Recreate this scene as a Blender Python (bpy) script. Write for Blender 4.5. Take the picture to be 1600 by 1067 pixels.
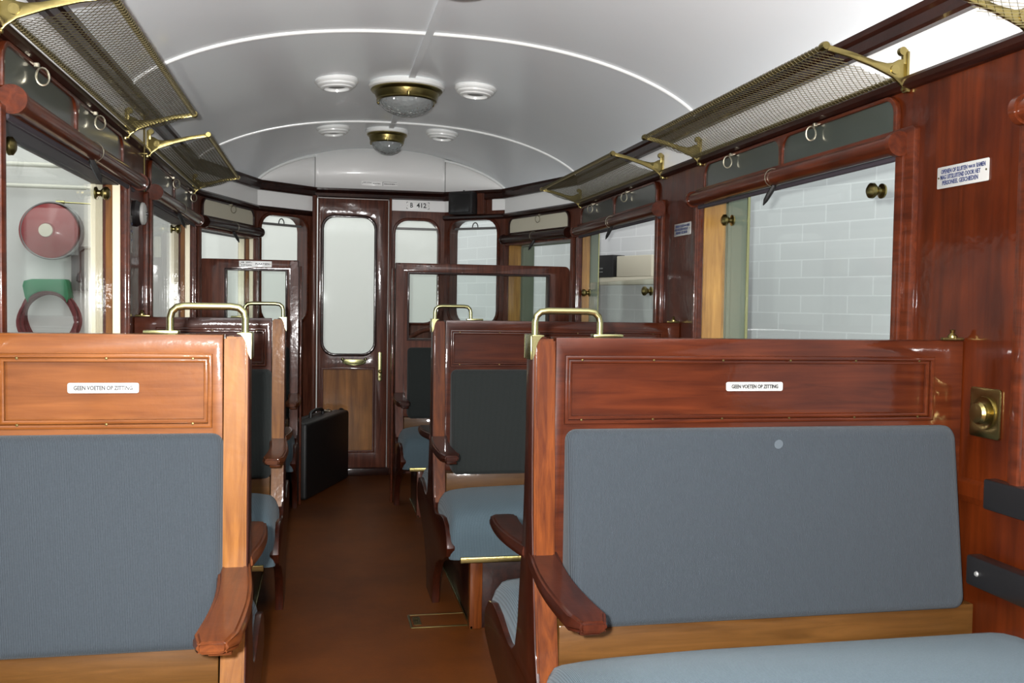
import bpy, bmesh, math, random
from mathutils import Vector, Matrix
random.seed(7)
for o in list(bpy.data.objects): bpy.data.objects.remove(o)
S = 1.1                                   # drawing unit -> metres
SC = bpy.context.scene
COL = SC.collection
# ------------------------------------------------------------------ camera
YAW, PITCH, ROLL, FPX, EYE = .1978, .0401, .0153, 1482.0, 1.095
def cam_axes():
    cy, sy, cp, sp = math.cos(YAW), math.sin(YAW), math.cos(PITCH), math.sin(PITCH)
    f = Vector((sy*cp, cy*cp, -sp)); r = Vector((cy, -sy, 0)); u = r.cross(f)
    c, s = math.cos(ROLL), math.sin(ROLL)
    return c*r+s*u, -s*r+c*u, f
r_, u_, f_ = cam_axes()
cam = bpy.data.objects.new('camera', bpy.data.cameras.new('camera')); COL.objects.link(cam)
cam.data.sensor_fit = 'HORIZONTAL'; cam.data.sensor_width = 36; cam.data.lens = FPX/1600*36
cam.data.clip_start = .02; cam.data.clip_end = 60
m = Matrix.Identity(4)
for i in range(3): m[i][0], m[i][1], m[i][2] = r_[i], u_[i], -f_[i]
m.translation = Vector((0, 0, EYE*S)); cam.matrix_world = m
SC.camera = cam
# ------------------------------------------------------------------ world, lights, exposure
w = bpy.data.worlds.new('hall_daylight'); SC.world = w; w.use_nodes = True
w.node_tree.nodes['Background'].inputs[0].default_value = (.93, .97, 1, 1)
w.node_tree.nodes['Background'].inputs[1].default_value = .95
def area(name, loc, rot, size, power, col=(1, 1, 1), sy=None):
    l = bpy.data.lights.new(name, 'AREA'); l.size = size*S; l.energy = power; l.color = col
    if sy: l.shape = 'RECTANGLE'; l.size_y = sy*S
    o = bpy.data.objects.new(name, l); COL.objects.link(o); o.location = Vector(loc)*S; o.rotation_euler = rot
    return o
# the camera's flash, beside and a little above the lens
fl = bpy.data.lights.new('camera_flash', 'POINT'); fl.energy = 430; fl.shadow_soft_size = .018; fl.color = (1, .995, .985)
flo = bpy.data.objects.new('camera_flash', fl); COL.objects.link(flo); flo.location = Vector((-.055, .0, EYE+.035))*S
# lamps of the hall around the coach
area('hall_lamp_end', (-.6, 6.9, 3.4), (math.radians(28), 0, 0), 3.2, 26, (1, .98, .95), .5)
area('hall_lamp_right', (1.75, 3.3, 3.3), (0, math.radians(-22), 0), .5, 20, (1, .99, .98), 4)
area('hall_lamp_left', (-2.2, 4.5, 3.4), (0, math.radians(12), 0), .6, 42, (1, .97, .92), 4)
vs = SC.view_settings; vs.view_transform = 'Standard'; vs.look = 'None'; vs.gamma = 1; vs.exposure = 0.39; vs.use_curve_mapping = False

# ------------------------------------------------------------------ materials
def newmat(name):
    m = bpy.data.materials.new(name); m.use_nodes = True
    nt = m.node_tree; b = nt.nodes['Principled BSDF']
    return m, nt, b
def lk(nt, a, b): nt.links.new(a, b)
def nd(nt, t, **k):
    n = nt.nodes.new(t)
    for a, v in k.items():
        if a in n.inputs.keys(): n.inputs[a].default_value = v
        else: setattr(n, a, v)
    return n
def s2l(c):
    return tuple(((x/255)/12.92 if x/255 <= .04045 else ((x/255+.055)/1.055)**2.4) for x in c)+(1,)
def simple(name, col, rough=.5, metal=0, coat=0, bump=0, bscale=60, var=0):
    m, nt, b = newmat(name)
    b.inputs['Base Color'].default_value = s2l(col); b.inputs['Roughness'].default_value = rough
    b.inputs['Metallic'].default_value = metal; b.inputs['Coat Weight'].default_value = coat; b.inputs['Coat Roughness'].default_value = .12
    tc = nd(nt, 'ShaderNodeTexCoord')
    if var:
        n = nd(nt, 'ShaderNodeTexNoise', Scale=bscale*.3, Detail=4.0); lk(nt, tc.outputs['Object'], n.inputs['Vector'])
        mx = nd(nt, 'ShaderNodeMixRGB'); c = s2l(col)
        mx.inputs[1].default_value = tuple(x*(1-var) for x in c[:3])+(1,); mx.inputs[2].default_value = tuple(min(1, x*(1+var)) for x in c[:3])+(1,)
        lk(nt, n.outputs['Fac'], mx.inputs[0]); lk(nt, mx.outputs[0], b.inputs['Base Color'])
    if bump:
        n = nd(nt, 'ShaderNodeTexNoise', Scale=float(bscale), Detail=3.0); lk(nt, tc.outputs['Object'], n.inputs['Vector'])
        bp = nd(nt, 'ShaderNodeBump', Strength=bump, Distance=.004); lk(nt, n.outputs['Fac'], bp.inputs['Height']); lk(nt, bp.outputs[0], b.inputs['Normal'])
    return m
def wood(name, dark, light, axis='X', rough=.42, coat=.45, scale=1.0, crough=.07, blotch=.35):
    """varnished timber: long grain streaks along the axis, with softer blotches"""
    m, nt, b = newmat(name)
    tc = nd(nt, 'ShaderNodeTexCoord'); mp = nd(nt, 'ShaderNodeMapping')
    k = {'X': (1.6, 22, 22), 'Y': (22, 1.6, 22), 'Z': (22, 22, 1.6)}[axis]
    mp.inputs['Scale'].default_value = tuple(x*scale for x in k)
    lk(nt, tc.outputs['Object'], mp.inputs['Vector'])
    n1 = nd(nt, 'ShaderNodeTexNoise', Scale=2.2, Detail=7.0, Roughness=.62, Distortion=.6); lk(nt, mp.outputs[0], n1.inputs['Vector'])
    n2 = nd(nt, 'ShaderNodeTexNoise', Scale=5.5, Detail=2.0); lk(nt, tc.outputs['Object'], n2.inputs['Vector'])
    r = nd(nt, 'ShaderNodeValToRGB'); r.color_ramp.elements[0].position = .32; r.color_ramp.elements[1].position = .70
    r.color_ramp.elements[0].color = s2l(dark); r.color_ramp.elements[1].color = s2l(light)
    lk(nt, n1.outputs['Fac'], r.inputs[0])
    mx = nd(nt, 'ShaderNodeMixRGB', blend_type='MULTIPLY'); mx.inputs[0].default_value = blotch
    r2 = nd(nt, 'ShaderNodeValToRGB'); r2.color_ramp.elements[0].position = .35; r2.color_ramp.elements[1].position = .65
    r2.color_ramp.elements[0].color = (.35, .25, .2, 1); r2.color_ramp.elements[1].color = (1, 1, 1, 1)
    lk(nt, n2.outputs['Fac'], r2.inputs[0]); lk(nt, r.outputs[0], mx.inputs[1]); lk(nt, r2.outputs[0], mx.inputs[2])
    lk(nt, mx.outputs[0], b.inputs['Base Color'])
    b.inputs['Roughness'].default_value = rough; b.inputs['Coat Weight'].default_value = coat; b.inputs['Coat Roughness'].default_value = crough
    b.inputs['Specular IOR Level'].default_value = .12
    n3 = nd(nt, 'ShaderNodeTexNoise', Scale=38.0, Detail=3.0); lk(nt, tc.outputs['Object'], n3.inputs['Vector'])
    bp = nd(nt, 'ShaderNodeBump', Strength=.22, Distance=.002); lk(nt, n3.outputs['Fac'], bp.inputs['Height'])
    lk(nt, bp.outputs[0], b.inputs['Coat Normal']); lk(nt, bp.outputs[0], b.inputs['Normal'])
    return m
def fabric(name, dark, light, period=.0068):
    m, nt, b = newmat(name)
    tc = nd(nt, 'ShaderNodeTexCoord')
    wv = nd(nt, 'ShaderNodeTexWave', wave_type='BANDS', bands_direction='X'); wv.inputs['Scale'].default_value = .72/period
    wv.inputs['Distortion'].default_value = .25; wv.inputs['Detail'].default_value = 1
    lk(nt, tc.outputs['Object'], wv.inputs['Vector'])
    n = nd(nt, 'ShaderNodeTexNoise', Scale=260.0, Detail=2.0); lk(nt, tc.outputs['Object'], n.inputs['Vector'])
    ad = nd(nt, 'ShaderNodeMath', operation='MULTIPLY_ADD'); lk(nt, n.outputs['Fac'], ad.inputs[0]); ad.inputs[1].default_value = .6; lk(nt, wv.outputs['Fac'], ad.inputs[2])
    r = nd(nt, 'ShaderNodeValToRGB'); r.color_ramp.elements[0].position = .25; r.color_ramp.elements[1].position = 1
    r.color_ramp.elements[0].color = s2l(dark); r.color_ramp.elements[1].color = s2l(light)
    lk(nt, ad.outputs[0], r.inputs[0]); lk(nt, r.outputs[0], b.inputs['Base Color'])
    b.inputs['Roughness'].default_value = .9; b.inputs['Sheen Weight'].default_value = .08; b.inputs['Specular IOR Level'].default_value = .08
    bp = nd(nt, 'ShaderNodeBump', Strength=.5, Distance=.0015); lk(nt, ad.outputs[0], bp.inputs['Height']); lk(nt, bp.outputs[0], b.inputs['Normal'])
    return m
def glass_mat(name, tint=(1, 1, 1), rough=.0, ior=1.5, bump=0):
    m, nt, b = newmat(name); nt.nodes.remove(b); out = nt.nodes['Material Output']
    t = nd(nt, 'ShaderNodeBsdfTransparent'); t.inputs[0].default_value = tuple(tint)+(1,)
    g = nd(nt, 'ShaderNodeBsdfGlossy'); g.inputs['Roughness'].default_value = max(rough, .03)
    fr = nd(nt, 'ShaderNodeFresnel', IOR=ior); mx = nd(nt, 'ShaderNodeMixShader')
    ge = nd(nt, 'ShaderNodeNewGeometry'); mr = nd(nt, 'ShaderNodeMapRange'); mr.inputs['To Min'].default_value = ior; mr.inputs['To Max'].default_value = 1/ior   # thin pane: same reflectance from both sides
    lk(nt, ge.outputs['Backfacing'], mr.inputs['Value']); lk(nt, mr.outputs[0], fr.inputs['IOR'])
    src = t.outputs[0]
    if bump:
        df = nd(nt, 'ShaderNodeBsdfDiffuse'); df.inputs[0].default_value = (.62, .66, .66, 1); m2 = nd(nt, 'ShaderNodeMixShader'); m2.inputs[0].default_value = .38
        lk(nt, t.outputs[0], m2.inputs[1]); lk(nt, df.outputs[0], m2.inputs[2]); src = m2.outputs[0]
    lk(nt, fr.outputs[0], mx.inputs[0]); lk(nt, src, mx.inputs[1]); lk(nt, g.outputs[0], mx.inputs[2]); lk(nt, mx.outputs[0], out.inputs[0])
    if bump:
        v = nd(nt, 'ShaderNodeTexVoronoi', Scale=55.0); tc = nd(nt, 'ShaderNodeTexCoord'); lk(nt, tc.outputs['Object'], v.inputs['Vector'])
        bp = nd(nt, 'ShaderNodeBump', Strength=bump, Distance=.01); lk(nt, v.outputs['Distance'], bp.inputs['Height'])
        lk(nt, bp.outputs[0], g.inputs['Normal']); lk(nt, bp.outputs[0], fr.inputs['Normal'])
    return m
M = {}
M['wallwood'] = wood('mahogany_wall', (54, 18, 3), (84, 32, 7), 'Z', blotch=.6, scale=.6)
M['darkwood'] = wood('dark_mahogany', (26, 10, 7), (49, 22, 14), 'Y', crough=.1)
M['endwood'] = wood('end_mahogany', (62, 32, 24), (104, 60, 44), 'Z', crough=.1)
M['redframe'] = wood('red_mahogany', (56, 22, 9), (88, 38, 17), 'Y')
M['jamb'] = wood('honey_jamb', (128, 88, 30), (172, 128, 56), 'Z', crough=.38, coat=1.0)
M['whitejamb'] = simple('cream_jamb', (232, 220, 190), .35, coat=.4)
M['bench_l'] = wood('light_teak_x', (92, 50, 18), (118, 70, 30), 'X', blotch=.3)
M['bench_lz'] = wood('light_teak_z', (96, 56, 18), (130, 84, 34), 'Z', blotch=.3)
M['bench_r'] = wood('red_teak_x', (48, 16, 5), (76, 32, 12), 'X', blotch=.4)
M['bench_rz'] = wood('red_teak_z', (58, 22, 7), (112, 58, 20), 'Z', blotch=.5)
M['side'] = wood('bench_side_mahogany', (34, 12, 6), (62, 24, 11), 'Z', blotch=.4)
M['arm_l'] = wood('armrest_teak', (60, 27, 10), (92, 48, 20), 'Y', crough=.05)
M['lowrail'] = wood('brown_rail', (66, 42, 16), (88, 58, 26), 'X', blotch=.2)
M['arm'] = wood('armrest_mahogany', (34, 12, 6), (58, 23, 11), 'Y', crough=.04, )
M['doorpanel'] = wood('door_panel_walnut', (104, 66, 30), (160, 108, 54), 'Z', scale=.4)
M['brass'] = simple('old_brass', (140, 127, 80), .3, 1, bump=.15, bscale=90)
M['palebrass'] = simple('pale_brass', (158, 156, 112), .27, 1)
M['darkbrass'] = simple('dark_brass', (98, 86, 52), .4, .9)
M['netwire'] = simple('brass_net_wire', (92, 84, 58), .45, .7)
M['ceil'] = simple('ceiling_white_gloss', (242, 247, 250), .42, coat=.3, bump=.12, bscale=14, var=.02)
M['trimwhite'] = simple('gloss_white_trim', (240, 242, 240), .3, coat=.6)
M['band'] = simple('white_band', (238, 238, 236), .4, coat=.3)
M['enamel'] = simple('white_enamel', (158, 158, 154), .25, coat=.5)
M['blue_ink'] = simple('blue_lettering', (40, 48, 82), .5)
M['ink'] = simple('black_lettering', (22, 22, 26), .5)
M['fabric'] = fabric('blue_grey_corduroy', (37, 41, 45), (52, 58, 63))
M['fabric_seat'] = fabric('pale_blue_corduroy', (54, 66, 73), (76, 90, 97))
M['fabric_shaded'] = fabric('shaded_blue_grey_corduroy', (27, 30, 29), (44, 47, 46))  # same corduroy, darkened to paint in the flash falloff on farther benches
M['spot'] = simple('chalk_mark', (66, 74, 80), .9)
M['glass'] = glass_mat('window_glass', (.95, .97, .96), ior=1.19)
M['bowl'] = glass_mat('prismatic_bowl_glass', (.52, .56, .55), .08, 1.9, 1.0)
M['black'] = simple('black_paint', (22, 20, 20), .35, coat=.3)
M['leather'] = simple('black_leather', (16, 14, 13), .5, bump=.3, bscale=200)
M['green'] = simple('green_glass_panel', (48, 54, 48), .35, coat=.6, var=.25, bscale=20)
M['chrome'] = simple('nickel_wire', (176, 170, 150), .34, 1)
M['blind'] = simple('grey_blind_cloth', (55, 49, 55), .6)
M['red'] = simple('red_enamel', (132, 6, 12), .35, coat=.2)
M['hosered'] = simple('dark_red_hose', (104, 34, 38), .7, bump=.3)
M['greenplastic'] = simple('green_plastic', (6, 112, 68), .5)
M['paleplaster'] = simple('pale_plaster', (216, 215, 210), .9, var=.03)
M['pipe'] = simple('painted_pipe', (214, 212, 198), .4)
M['grey'] = simple('grey_metal', (120, 120, 118), .5, .3)
M['dkplastic'] = simple('dark_box', (26, 24, 25), .5)
M['shelf'] = simple('pale_shelf', (196, 190, 170), .6)
M['coachgreen'] = simple('coach_green_paint', (96, 104, 88), .34)
M['hallfloor'] = simple('hall_concrete', (120, 118, 112), .8, var=.1)
def floor_mat():
    m, nt, b = newmat('brown_linoleum'); tc = nd(nt, 'ShaderNodeTexCoord')
    n = nd(nt, 'ShaderNodeTexNoise', Scale=3.0, Detail=8.0, Roughness=.7); lk(nt, tc.outputs['Object'], n.inputs['Vector'])
    r = nd(nt, 'ShaderNodeValToRGB'); r.color_ramp.elements[0].position = .3; r.color_ramp.elements[1].position = .72
    r.color_ramp.elements[0].color = s2l((70, 34, 9)); r.color_ramp.elements[1].color = s2l((96, 50, 14))
    lk(nt, n.outputs['Fac'], r.inputs[0]); lk(nt, r.outputs[0], b.inputs['Base Color'])
    n2 = nd(nt, 'ShaderNodeTexNoise', Scale=140.0, Detail=2.0); lk(nt, tc.outputs['Object'], n2.inputs['Vector'])
    bp = nd(nt, 'ShaderNodeBump', Strength=.25, Distance=.001); lk(nt, n2.outputs['Fac'], bp.inputs['Height']); lk(nt, bp.outputs[0], b.inputs['Normal'])
    b.inputs['Roughness'].default_value = .5; b.inputs['Specular IOR Level'].default_value = .16
    return m
M['floor'] = floor_mat()
def brick_mat():
    m, nt, b = newmat('white_painted_brick'); tc = nd(nt, 'ShaderNodeTexCoord'); mp = nd(nt, 'ShaderNodeMapping')
    mp.inputs['Rotation'].default_value = (math.radians(90), 0, 0)
    lk(nt, tc.outputs['Object'], mp.inputs['Vector'])
    br = nd(nt, 'ShaderNodeTexBrick'); br.inputs['Scale'].default_value = 1.0
    br.inputs['Brick Width'].default_value = .30; br.inputs['Row Height'].default_value = .098; br.inputs['Mortar Size'].default_value = .004
    br.inputs['Color1'].default_value = s2l((206, 208, 208)); br.inputs['Color2'].default_value = s2l((198, 200, 200)); br.inputs['Mortar'].default_value = s2l((216, 218, 218))
    lk(nt, mp.outputs[0], br.inputs['Vector']); lk(nt, br.outputs['Color'], b.inputs['Base Color']); b.inputs['Roughness'].default_value = .75
    bp = nd(nt, 'ShaderNodeBump', Strength=.3, Distance=.003, invert=True); lk(nt, br.outputs['Fac'], bp.inputs['Height']); lk(nt, bp.outputs[0], b.inputs['Normal'])
    return m
M['brick'] = brick_mat()

# ------------------------------------------------------------------ mesh helpers (all in drawing units, scaled by S at the very end)
class MB:
    def __init__(s): s.bm = bmesh.new()
    def box(s, x0, x1, y0, y1, z0, z1, bev=0, seg=2, mat=None):
        b = bmesh.new(); r = bmesh.ops.create_cube(b, size=1)
        for v in r['verts']: v.co = Vector(((x0+x1)/2+v.co.x*abs(x1-x0), (y0+y1)/2+v.co.y*abs(y1-y0), (z0+z1)/2+v.co.z*abs(z1-z0)))
        if bev: bmesh.ops.bevel(b, geom=list(b.edges), offset=bev, segments=seg, profile=.5, affect='EDGES')
        return s._join(b, mat)
    def _join(s, b, mat=None):
        if mat is not None: bmesh.ops.transform(b, matrix=mat, verts=b.verts)
        me = bpy.data.meshes.new('tmp'); b.to_mesh(me); b.free(); s.bm.from_mesh(me); bpy.data.meshes.remove(me); return s
    def tube(s, pts, r, seg=10, cap=True, closed=False):
        pts = [Vector(p) for p in pts]; n = len(pts); rings = []; b = bmesh.new()
        rr = r if isinstance(r, (list, tuple)) else [r]*n
        prev = None
        for i, p in enumerate(pts):
            if closed: t = (pts[(i+1) % n]-pts[i-1]).normalized()
            else: t = ((pts[min(i+1, n-1)]-p).normalized()+(p-pts[max(i-1, 0)]).normalized()).normalized()
            if prev is None:
                a = Vector((0, 0, 1)) if abs(t.z) < .9 else Vector((1, 0, 0)); nrm = t.cross(a).normalized()
            else: nrm = (prev-t*prev.dot(t)).normalized()
            prev = nrm; bi = t.cross(nrm)
            rings.append([b.verts.new(p+rr[i]*(math.cos(q)*nrm+math.sin(q)*bi)) for q in [2*math.pi*k/seg for k in range(seg)]])
        for i in range(n if closed else n-1):
            A, B = rings[i], rings[(i+1) % n]
            for k in range(seg): b.faces.new((A[k], A[(k+1) % seg], B[(k+1) % seg], B[k]))
        if cap and not closed: b.faces.new(rings[0][::-1]); b.faces.new(rings[-1])
        bmesh.ops.recalc_face_normals(b, faces=b.faces)
        return s._join(b)
    def lathe(s, prof, c=(0, 0, 0), axis='Z', seg=32, flip=False):
        """prof: list of (radius, height along the axis)"""
        b = bmesh.new(); rings = []
        for (r, h) in prof:
            if r < 1e-6: rings.append([b.verts.new((0, 0, h))])
            else: rings.append([b.verts.new((r*math.cos(2*math.pi*k/seg), r*math.sin(2*math.pi*k/seg), h)) for k in range(seg)])
        for A, B in zip(rings, rings[1:]):
            for k in range(seg):
                k2 = (k+1) % seg
                if len(A) == 1 and len(B) == 1: continue
                if len(A) == 1: b.faces.new((A[0], B[k], B[k2]))
                elif len(B) == 1: b.faces.new((A[k], A[k2], B[0]))
                else: b.faces.new((A[k], A[k2], B[k2], B[k]))
        bmesh.ops.recalc_face_normals(b, faces=b.faces)
        R = {'Z': Matrix.Identity(4), 'X': Matrix.Rotation(math.pi/2, 4, 'Y'), 'Y': Matrix.Rotation(-math.pi/2, 4, 'X')}[axis]
        if flip: R = R @ Matrix.Rotation(math.pi, 4, 'X')
        return s._join(b, Matrix.Translation(c) @ R)
    def plate(s, polys, thick, mat, bevel=0):
        """flat board with holes: polys in the board's own XY plane, first is the outline"""
        cu = bpy.data.curves.new('tmp', 'CURVE'); cu.dimensions = '2D'; cu.fill_mode = 'BOTH'
        cu.extrude = max(thick/2-bevel, 0); cu.bevel_depth = bevel; cu.bevel_resolution = 1 if bevel else 0; cu.offset = -bevel
        for p in polys:
            sp = cu.splines.new('POLY'); sp.points.add(len(p)-1); sp.use_cyclic_u = True
            for q, (x, y) in zip(sp.points, p): q.co = (x, y, 0, 1)
        o = bpy.data.objects.new('tmp', cu); me = bpy.data.meshes.new_from_object(o)
        me.transform(mat); s.bm.from_mesh(me)
        bpy.data.meshes.remove(me); bpy.data.objects.remove(o); bpy.data.curves.remove(cu); return s
    def text(s, body, size, mat, thick=.0006, squeeze=1.0, width=None):
        cu = bpy.data.curves.new('tmp', 'FONT'); cu.body = body; cu.size = size; cu.align_x = 'CENTER'; cu.align_y = 'CENTER'; cu.extrude = thick; cu.resolution_u = 2; cu.offset = size*.022
        o = bpy.data.objects.new('tmp', cu); me = bpy.data.meshes.new_from_object(o)
        if width:
            xs = [v.co.x for v in me.vertices]; w0 = max(xs)-min(xs); c0 = (max(xs)+min(xs))/2
            for v in me.vertices: v.co.x = (v.co.x-c0)*width/w0
        me.transform(mat); s.bm.from_mesh(me)
        bpy.data.meshes.remove(me); bpy.data.objects.remove(o); bpy.data.curves.remove(cu); return s
    def grid(s, rows):
        b = bmesh.new(); vv = [[b.verts.new(p) for p in r] for r in rows]
        for A, B in zip(vv, vv[1:]):
            for k in range(len(A)-1): b.faces.new((A[k], A[k+1], B[k+1], B[k]))
        return s._join(b)
    def build(s, name, mat, parent=None, smooth=35, clean=True):
        if clean: bmesh.ops.remove_doubles(s.bm, verts=s.bm.verts, dist=1e-5)
        me = bpy.data.meshes.new(name); s.bm.to_mesh(me); s.bm.free()
        o = bpy.data.objects.new(name, me); COL.objects.link(o)
        if isinstance(mat, (list, tuple)):
            for q in mat: me.materials.append(M[q])
        else: me.materials.append(M[mat])
        for p in me.polygons: p.use_smooth = True
        me.set_sharp_from_angle(angle=math.radians(smooth))
        if parent is not None:
            o.parent = parent
            wl = Vector(parent.location)
            if parent.parent: wl = Vector((0, 0, 0))+parent.parent.location if parent.type == 'EMPTY' else Vector((0, 0, 0))
        return o
def thing(name, label, cat, loc=(0, 0, 0), group=None):
    o = bpy.data.objects.new(name, None); COL.objects.link(o); o.location = loc; o.empty_display_size = .1
    return tag(o, label, cat, group)
def tag(o, label, cat, group=None):
    o['label'] = label; o['category'] = cat
    if group: o['group'] = group
    return o
def struct(o): o['kind'] = 'structure'; return o
def copy_tree(o, parent=None):
    c = o.copy(); COL.objects.link(c)
    if parent is not None: c.parent = parent
    for ch in list(o.children): copy_tree(ch, c)
    return c
def rect(x0, x1, y0, y1, r=0, n=5, rb=None):
    if r <= 0: return [(x0, y0), (x1, y0), (x1, y1), (x0, y1)]
    rb = r if rb is None else rb
    P = []
    for (cx, cy, a, rr) in ((x0, y0, 180, rb), (x1, y0, 270, rb), (x1, y1, 0, r), (x0, y1, 90, r)):
        if rr <= 0: P.append((cx, cy)); continue
        ox = cx+(rr if cx == x0 else -rr); oy = cy+(rr if cy == y0 else -rr)
        for k in range(n+1):
            q = math.radians(a+90*k/n); P.append((ox+rr*math.cos(q), oy+rr*math.sin(q)))
    return P
def frame_mat(A, B, off=0):
    """matrix whose local x runs along A->B, local y is up, local z points to the right of A->B (off = shift along it)"""
    t = Vector((B[0]-A[0], B[1]-A[1], 0)).normalized(); n = t.cross(Vector((0, 0, 1)))
    m = Matrix.Identity(4)
    for i in range(3): m[i][0], m[i][1], m[i][2] = t[i], (0, 0, 1)[i], n[i]
    m.translation = Vector((A[0], A[1], 0))+n*off
    return m

# ------------------------------------------------------------------ plan of the coach
XR, XL, XC = 1.36, -.64, .36
YB = -1.7                                                    # rear bulkhead, behind the photographer
PR = [(XR, YB), (XR, 4.95), (1.10, 5.75), (.76, 6.04)]       # right side, going away
PL = [(XL, YB), (XL, 4.95), (-.38, 5.75), (-.05, 6.04)]
ZC = 1.790                                                   # top of the cornice
def length(a, b): return math.hypot(b[0]-a[0], b[1]-a[1])

# floor
f = MB().plate([[PL[0], PR[0], PR[1], PR[2], PR[3], PL[3], PL[2], PL[1]]], .05, Matrix.Translation((0, 0, -.025))).build('floor', 'floor'); struct(f)

# walls.  For the right side A->B goes away and the outside is on the right of it (+z of frame_mat)
WT = .10
def wall(name, A, B, holes, mat='wallwood', flipped=False, z1=ZC, parent=None, z0=0, t=WT, ext0=0, ext1=0):
    L = length(A, B); m = frame_mat(A, B, (-t/2 if flipped else t/2))
    return MB().plate([rect(-ext0, L+ext1, z0, z1)]+holes, t, m).build(name, mat, parent)
LD = .055                               # the left panes sit closer to the inside
W0, W1, W2 = (.40, 1.62), (2.05, 3.29), (3.72, 4.96)
SILL, HEAD, HEADR = .74, 1.462, 1.505
hol = [rect(a-YB, b-YB, SILL, HEAD, .01, 2) for a, b in (W0, W1, (3.72, 4.948))]
holr = [rect(a-YB, b-YB, SILL, HEADR, .01, 2) for a, b in (W0, W1, (3.72, 4.948))]
struct(wall('wall_right', PR[0], PR[1], holr))
struct(wall('wall_left', PL[0], PL[1], hol, flipped=True, t=.095))
La = length(PR[1], PR[2])
AW = (.14, .78)
struct(wall('wall_right_angled', PR[1], PR[2], [rect(La-AW[1], La-.03, .74, 1.45, .01, 2)], 'endwood'))
struct(wall('wall_left_angled', PL[1], PL[2], [rect(La-AW[1], La-.03, .74, 1.45, .01, 2)], 'endwood', flipped=True))
TZ = 2.10
Lf = length(PR[2], PR[3])
struct(wall('wall_end_right', PR[2], PR[3], [rect(Lf-.395, Lf-.043, .96, 1.615, .085)], 'endwood', t=.09))
struct(wall('wall_end_left', PL[2], PL[3], [rect(Lf-.42, Lf-.07, .96, 1.60, .085)], 'endwood', flipped=True, t=.09))
A, B = PR[3], PL[3]          # runs right -> left, outside (away) is on its right
Lc = length(A, B)
def cx(x): return .76-x
struct(wall('wall_end_centre', A, B, [rect(cx(.721), cx(.445), .96, 1.612, .085), rect(cx(.410), cx(-.036), .03, 1.735)], 'endwood', t=.07))
struct(wall('wall_back', PL[0], PR[0], [], 'wallwood', t=.08, z1=2.1))

# ceiling
def ceil_w(y): return .97 if y <= 4.95 else (.97+(.74-.97)*min(1, (y-4.95)/.8))
def ceil_top(y): return 2.018 if y < 4.95 else 2.018+.032*min(1, (y-4.95)/1.09)
def ceil_z(x, y):
    s_ = min(1, abs(x-XC)/ceil_w(y)); return ZC+(ceil_top(y)-ZC)*(1-s_**2.4)**.782
def facet_half(y): return ceil_w(y) if y <= 5.75 else .74+(.405-.74)*(y-5.75)/.29
rows = []
ys = [YB+i*.35 for i in range(19)]+[4.95, 5.1, 5.3, 5.5, 5.65, 5.75, 5.7505, 5.752, 5.755, 5.76, 5.768, 5.778, 5.79, 5.81, 5.835, 5.865, 5.90, 5.94, 5.99, 6.04]
ys = sorted(set(round(q, 4) for q in ys if q <= 6.04))
for y in ys:
    h = facet_half(y); r = []
    for k in range(-40, 41):
        q = math.sin(math.pi/2*k/40)
        x = XC+q*h; r.append((x, y, ceil_z(x, y)))
    rows.append(r)
ce = MB().grid(rows).build('ceiling', 'ceil', smooth=60); struct(ce)
sol = ce.modifiers.new('thickness', 'SOLIDIFY'); sol.thickness = .02; sol.offset = 1
# white gable above the end cornice (three facets)
g = MB(); rows = [[], []]
for q in range(31):
    tt = (q/30)**3; x, y = PL[2][0]+(PL[3][0]-PL[2][0])*tt, PL[2][1]+(PL[3][1]-PL[2][1])*tt; rows[0].append((x, y, ZC-.01)); rows[1].append((x, y, ceil_z(x, y)))
for q in range(1, 31): x = -.05+.81*q/30; rows[0].append((x, 6.04, ZC-.01)); rows[1].append((x, 6.04, ceil_z(x, 6.04)))
for q in range(1, 31):
    tt = 1-(1-q/30)**3; x, y = PR[3][0]+(PR[2][0]-PR[3][0])*tt, PR[3][1]+(PR[2][1]-PR[3][1])*tt; rows[0].append((x, y, ZC-.01)); rows[1].append((x, y, ceil_z(x, y)))
go = struct(g.grid(rows).build('wall_end_gable', 'band')); sm = go.modifiers.new('thickness', 'SOLIDIFY'); sm.thickness = .02; sm.offset = -1
# ribs
def rib(y, x0=-1, x1=1, name='trim_1'):
    pts = []
    for k in range(-48, 49):
        q = math.sin(math.pi/2*k/48); x = XC+q*ceil_w(y); pts.append((x, y, ceil_z(x, y)-.001))
    struct(MB().tube(pts, .0085, 8).build(name, 'trimwhite', smooth=60))
rib(1.63, name='trim_1'); rib(3.29, name='trim_2'); rib(4.95, name='trim_3'); rib(-.03, name='trim_4')
def facet_rib(P, Q, name):
    pts = []
    for k in range(25):
        t = (k/24)**3; x, y = P[0]+(Q[0]-P[0])*t, P[1]+(Q[1]-P[1])*t; pts.append((x, y-.006, ceil_z(x, y)-.010 if k else ceil_z(x, y)))
    struct(MB().tube(pts, .0085, 8).build(name, 'trimwhite', smooth=60))
facet_rib(PL[2], PL[3], 'trim_5'); facet_rib(PR[2], PR[3], 'trim_6')
for nm, x in (('trim_7', -.05), ('trim_8', .76)):      # thin seams of the gable
    struct(MB().tube([(x, 6.035, ZC), (x, 6.035, ceil_z(x, 6.04)-.01)], .0022, 6).build(nm, 'grey'))
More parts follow.
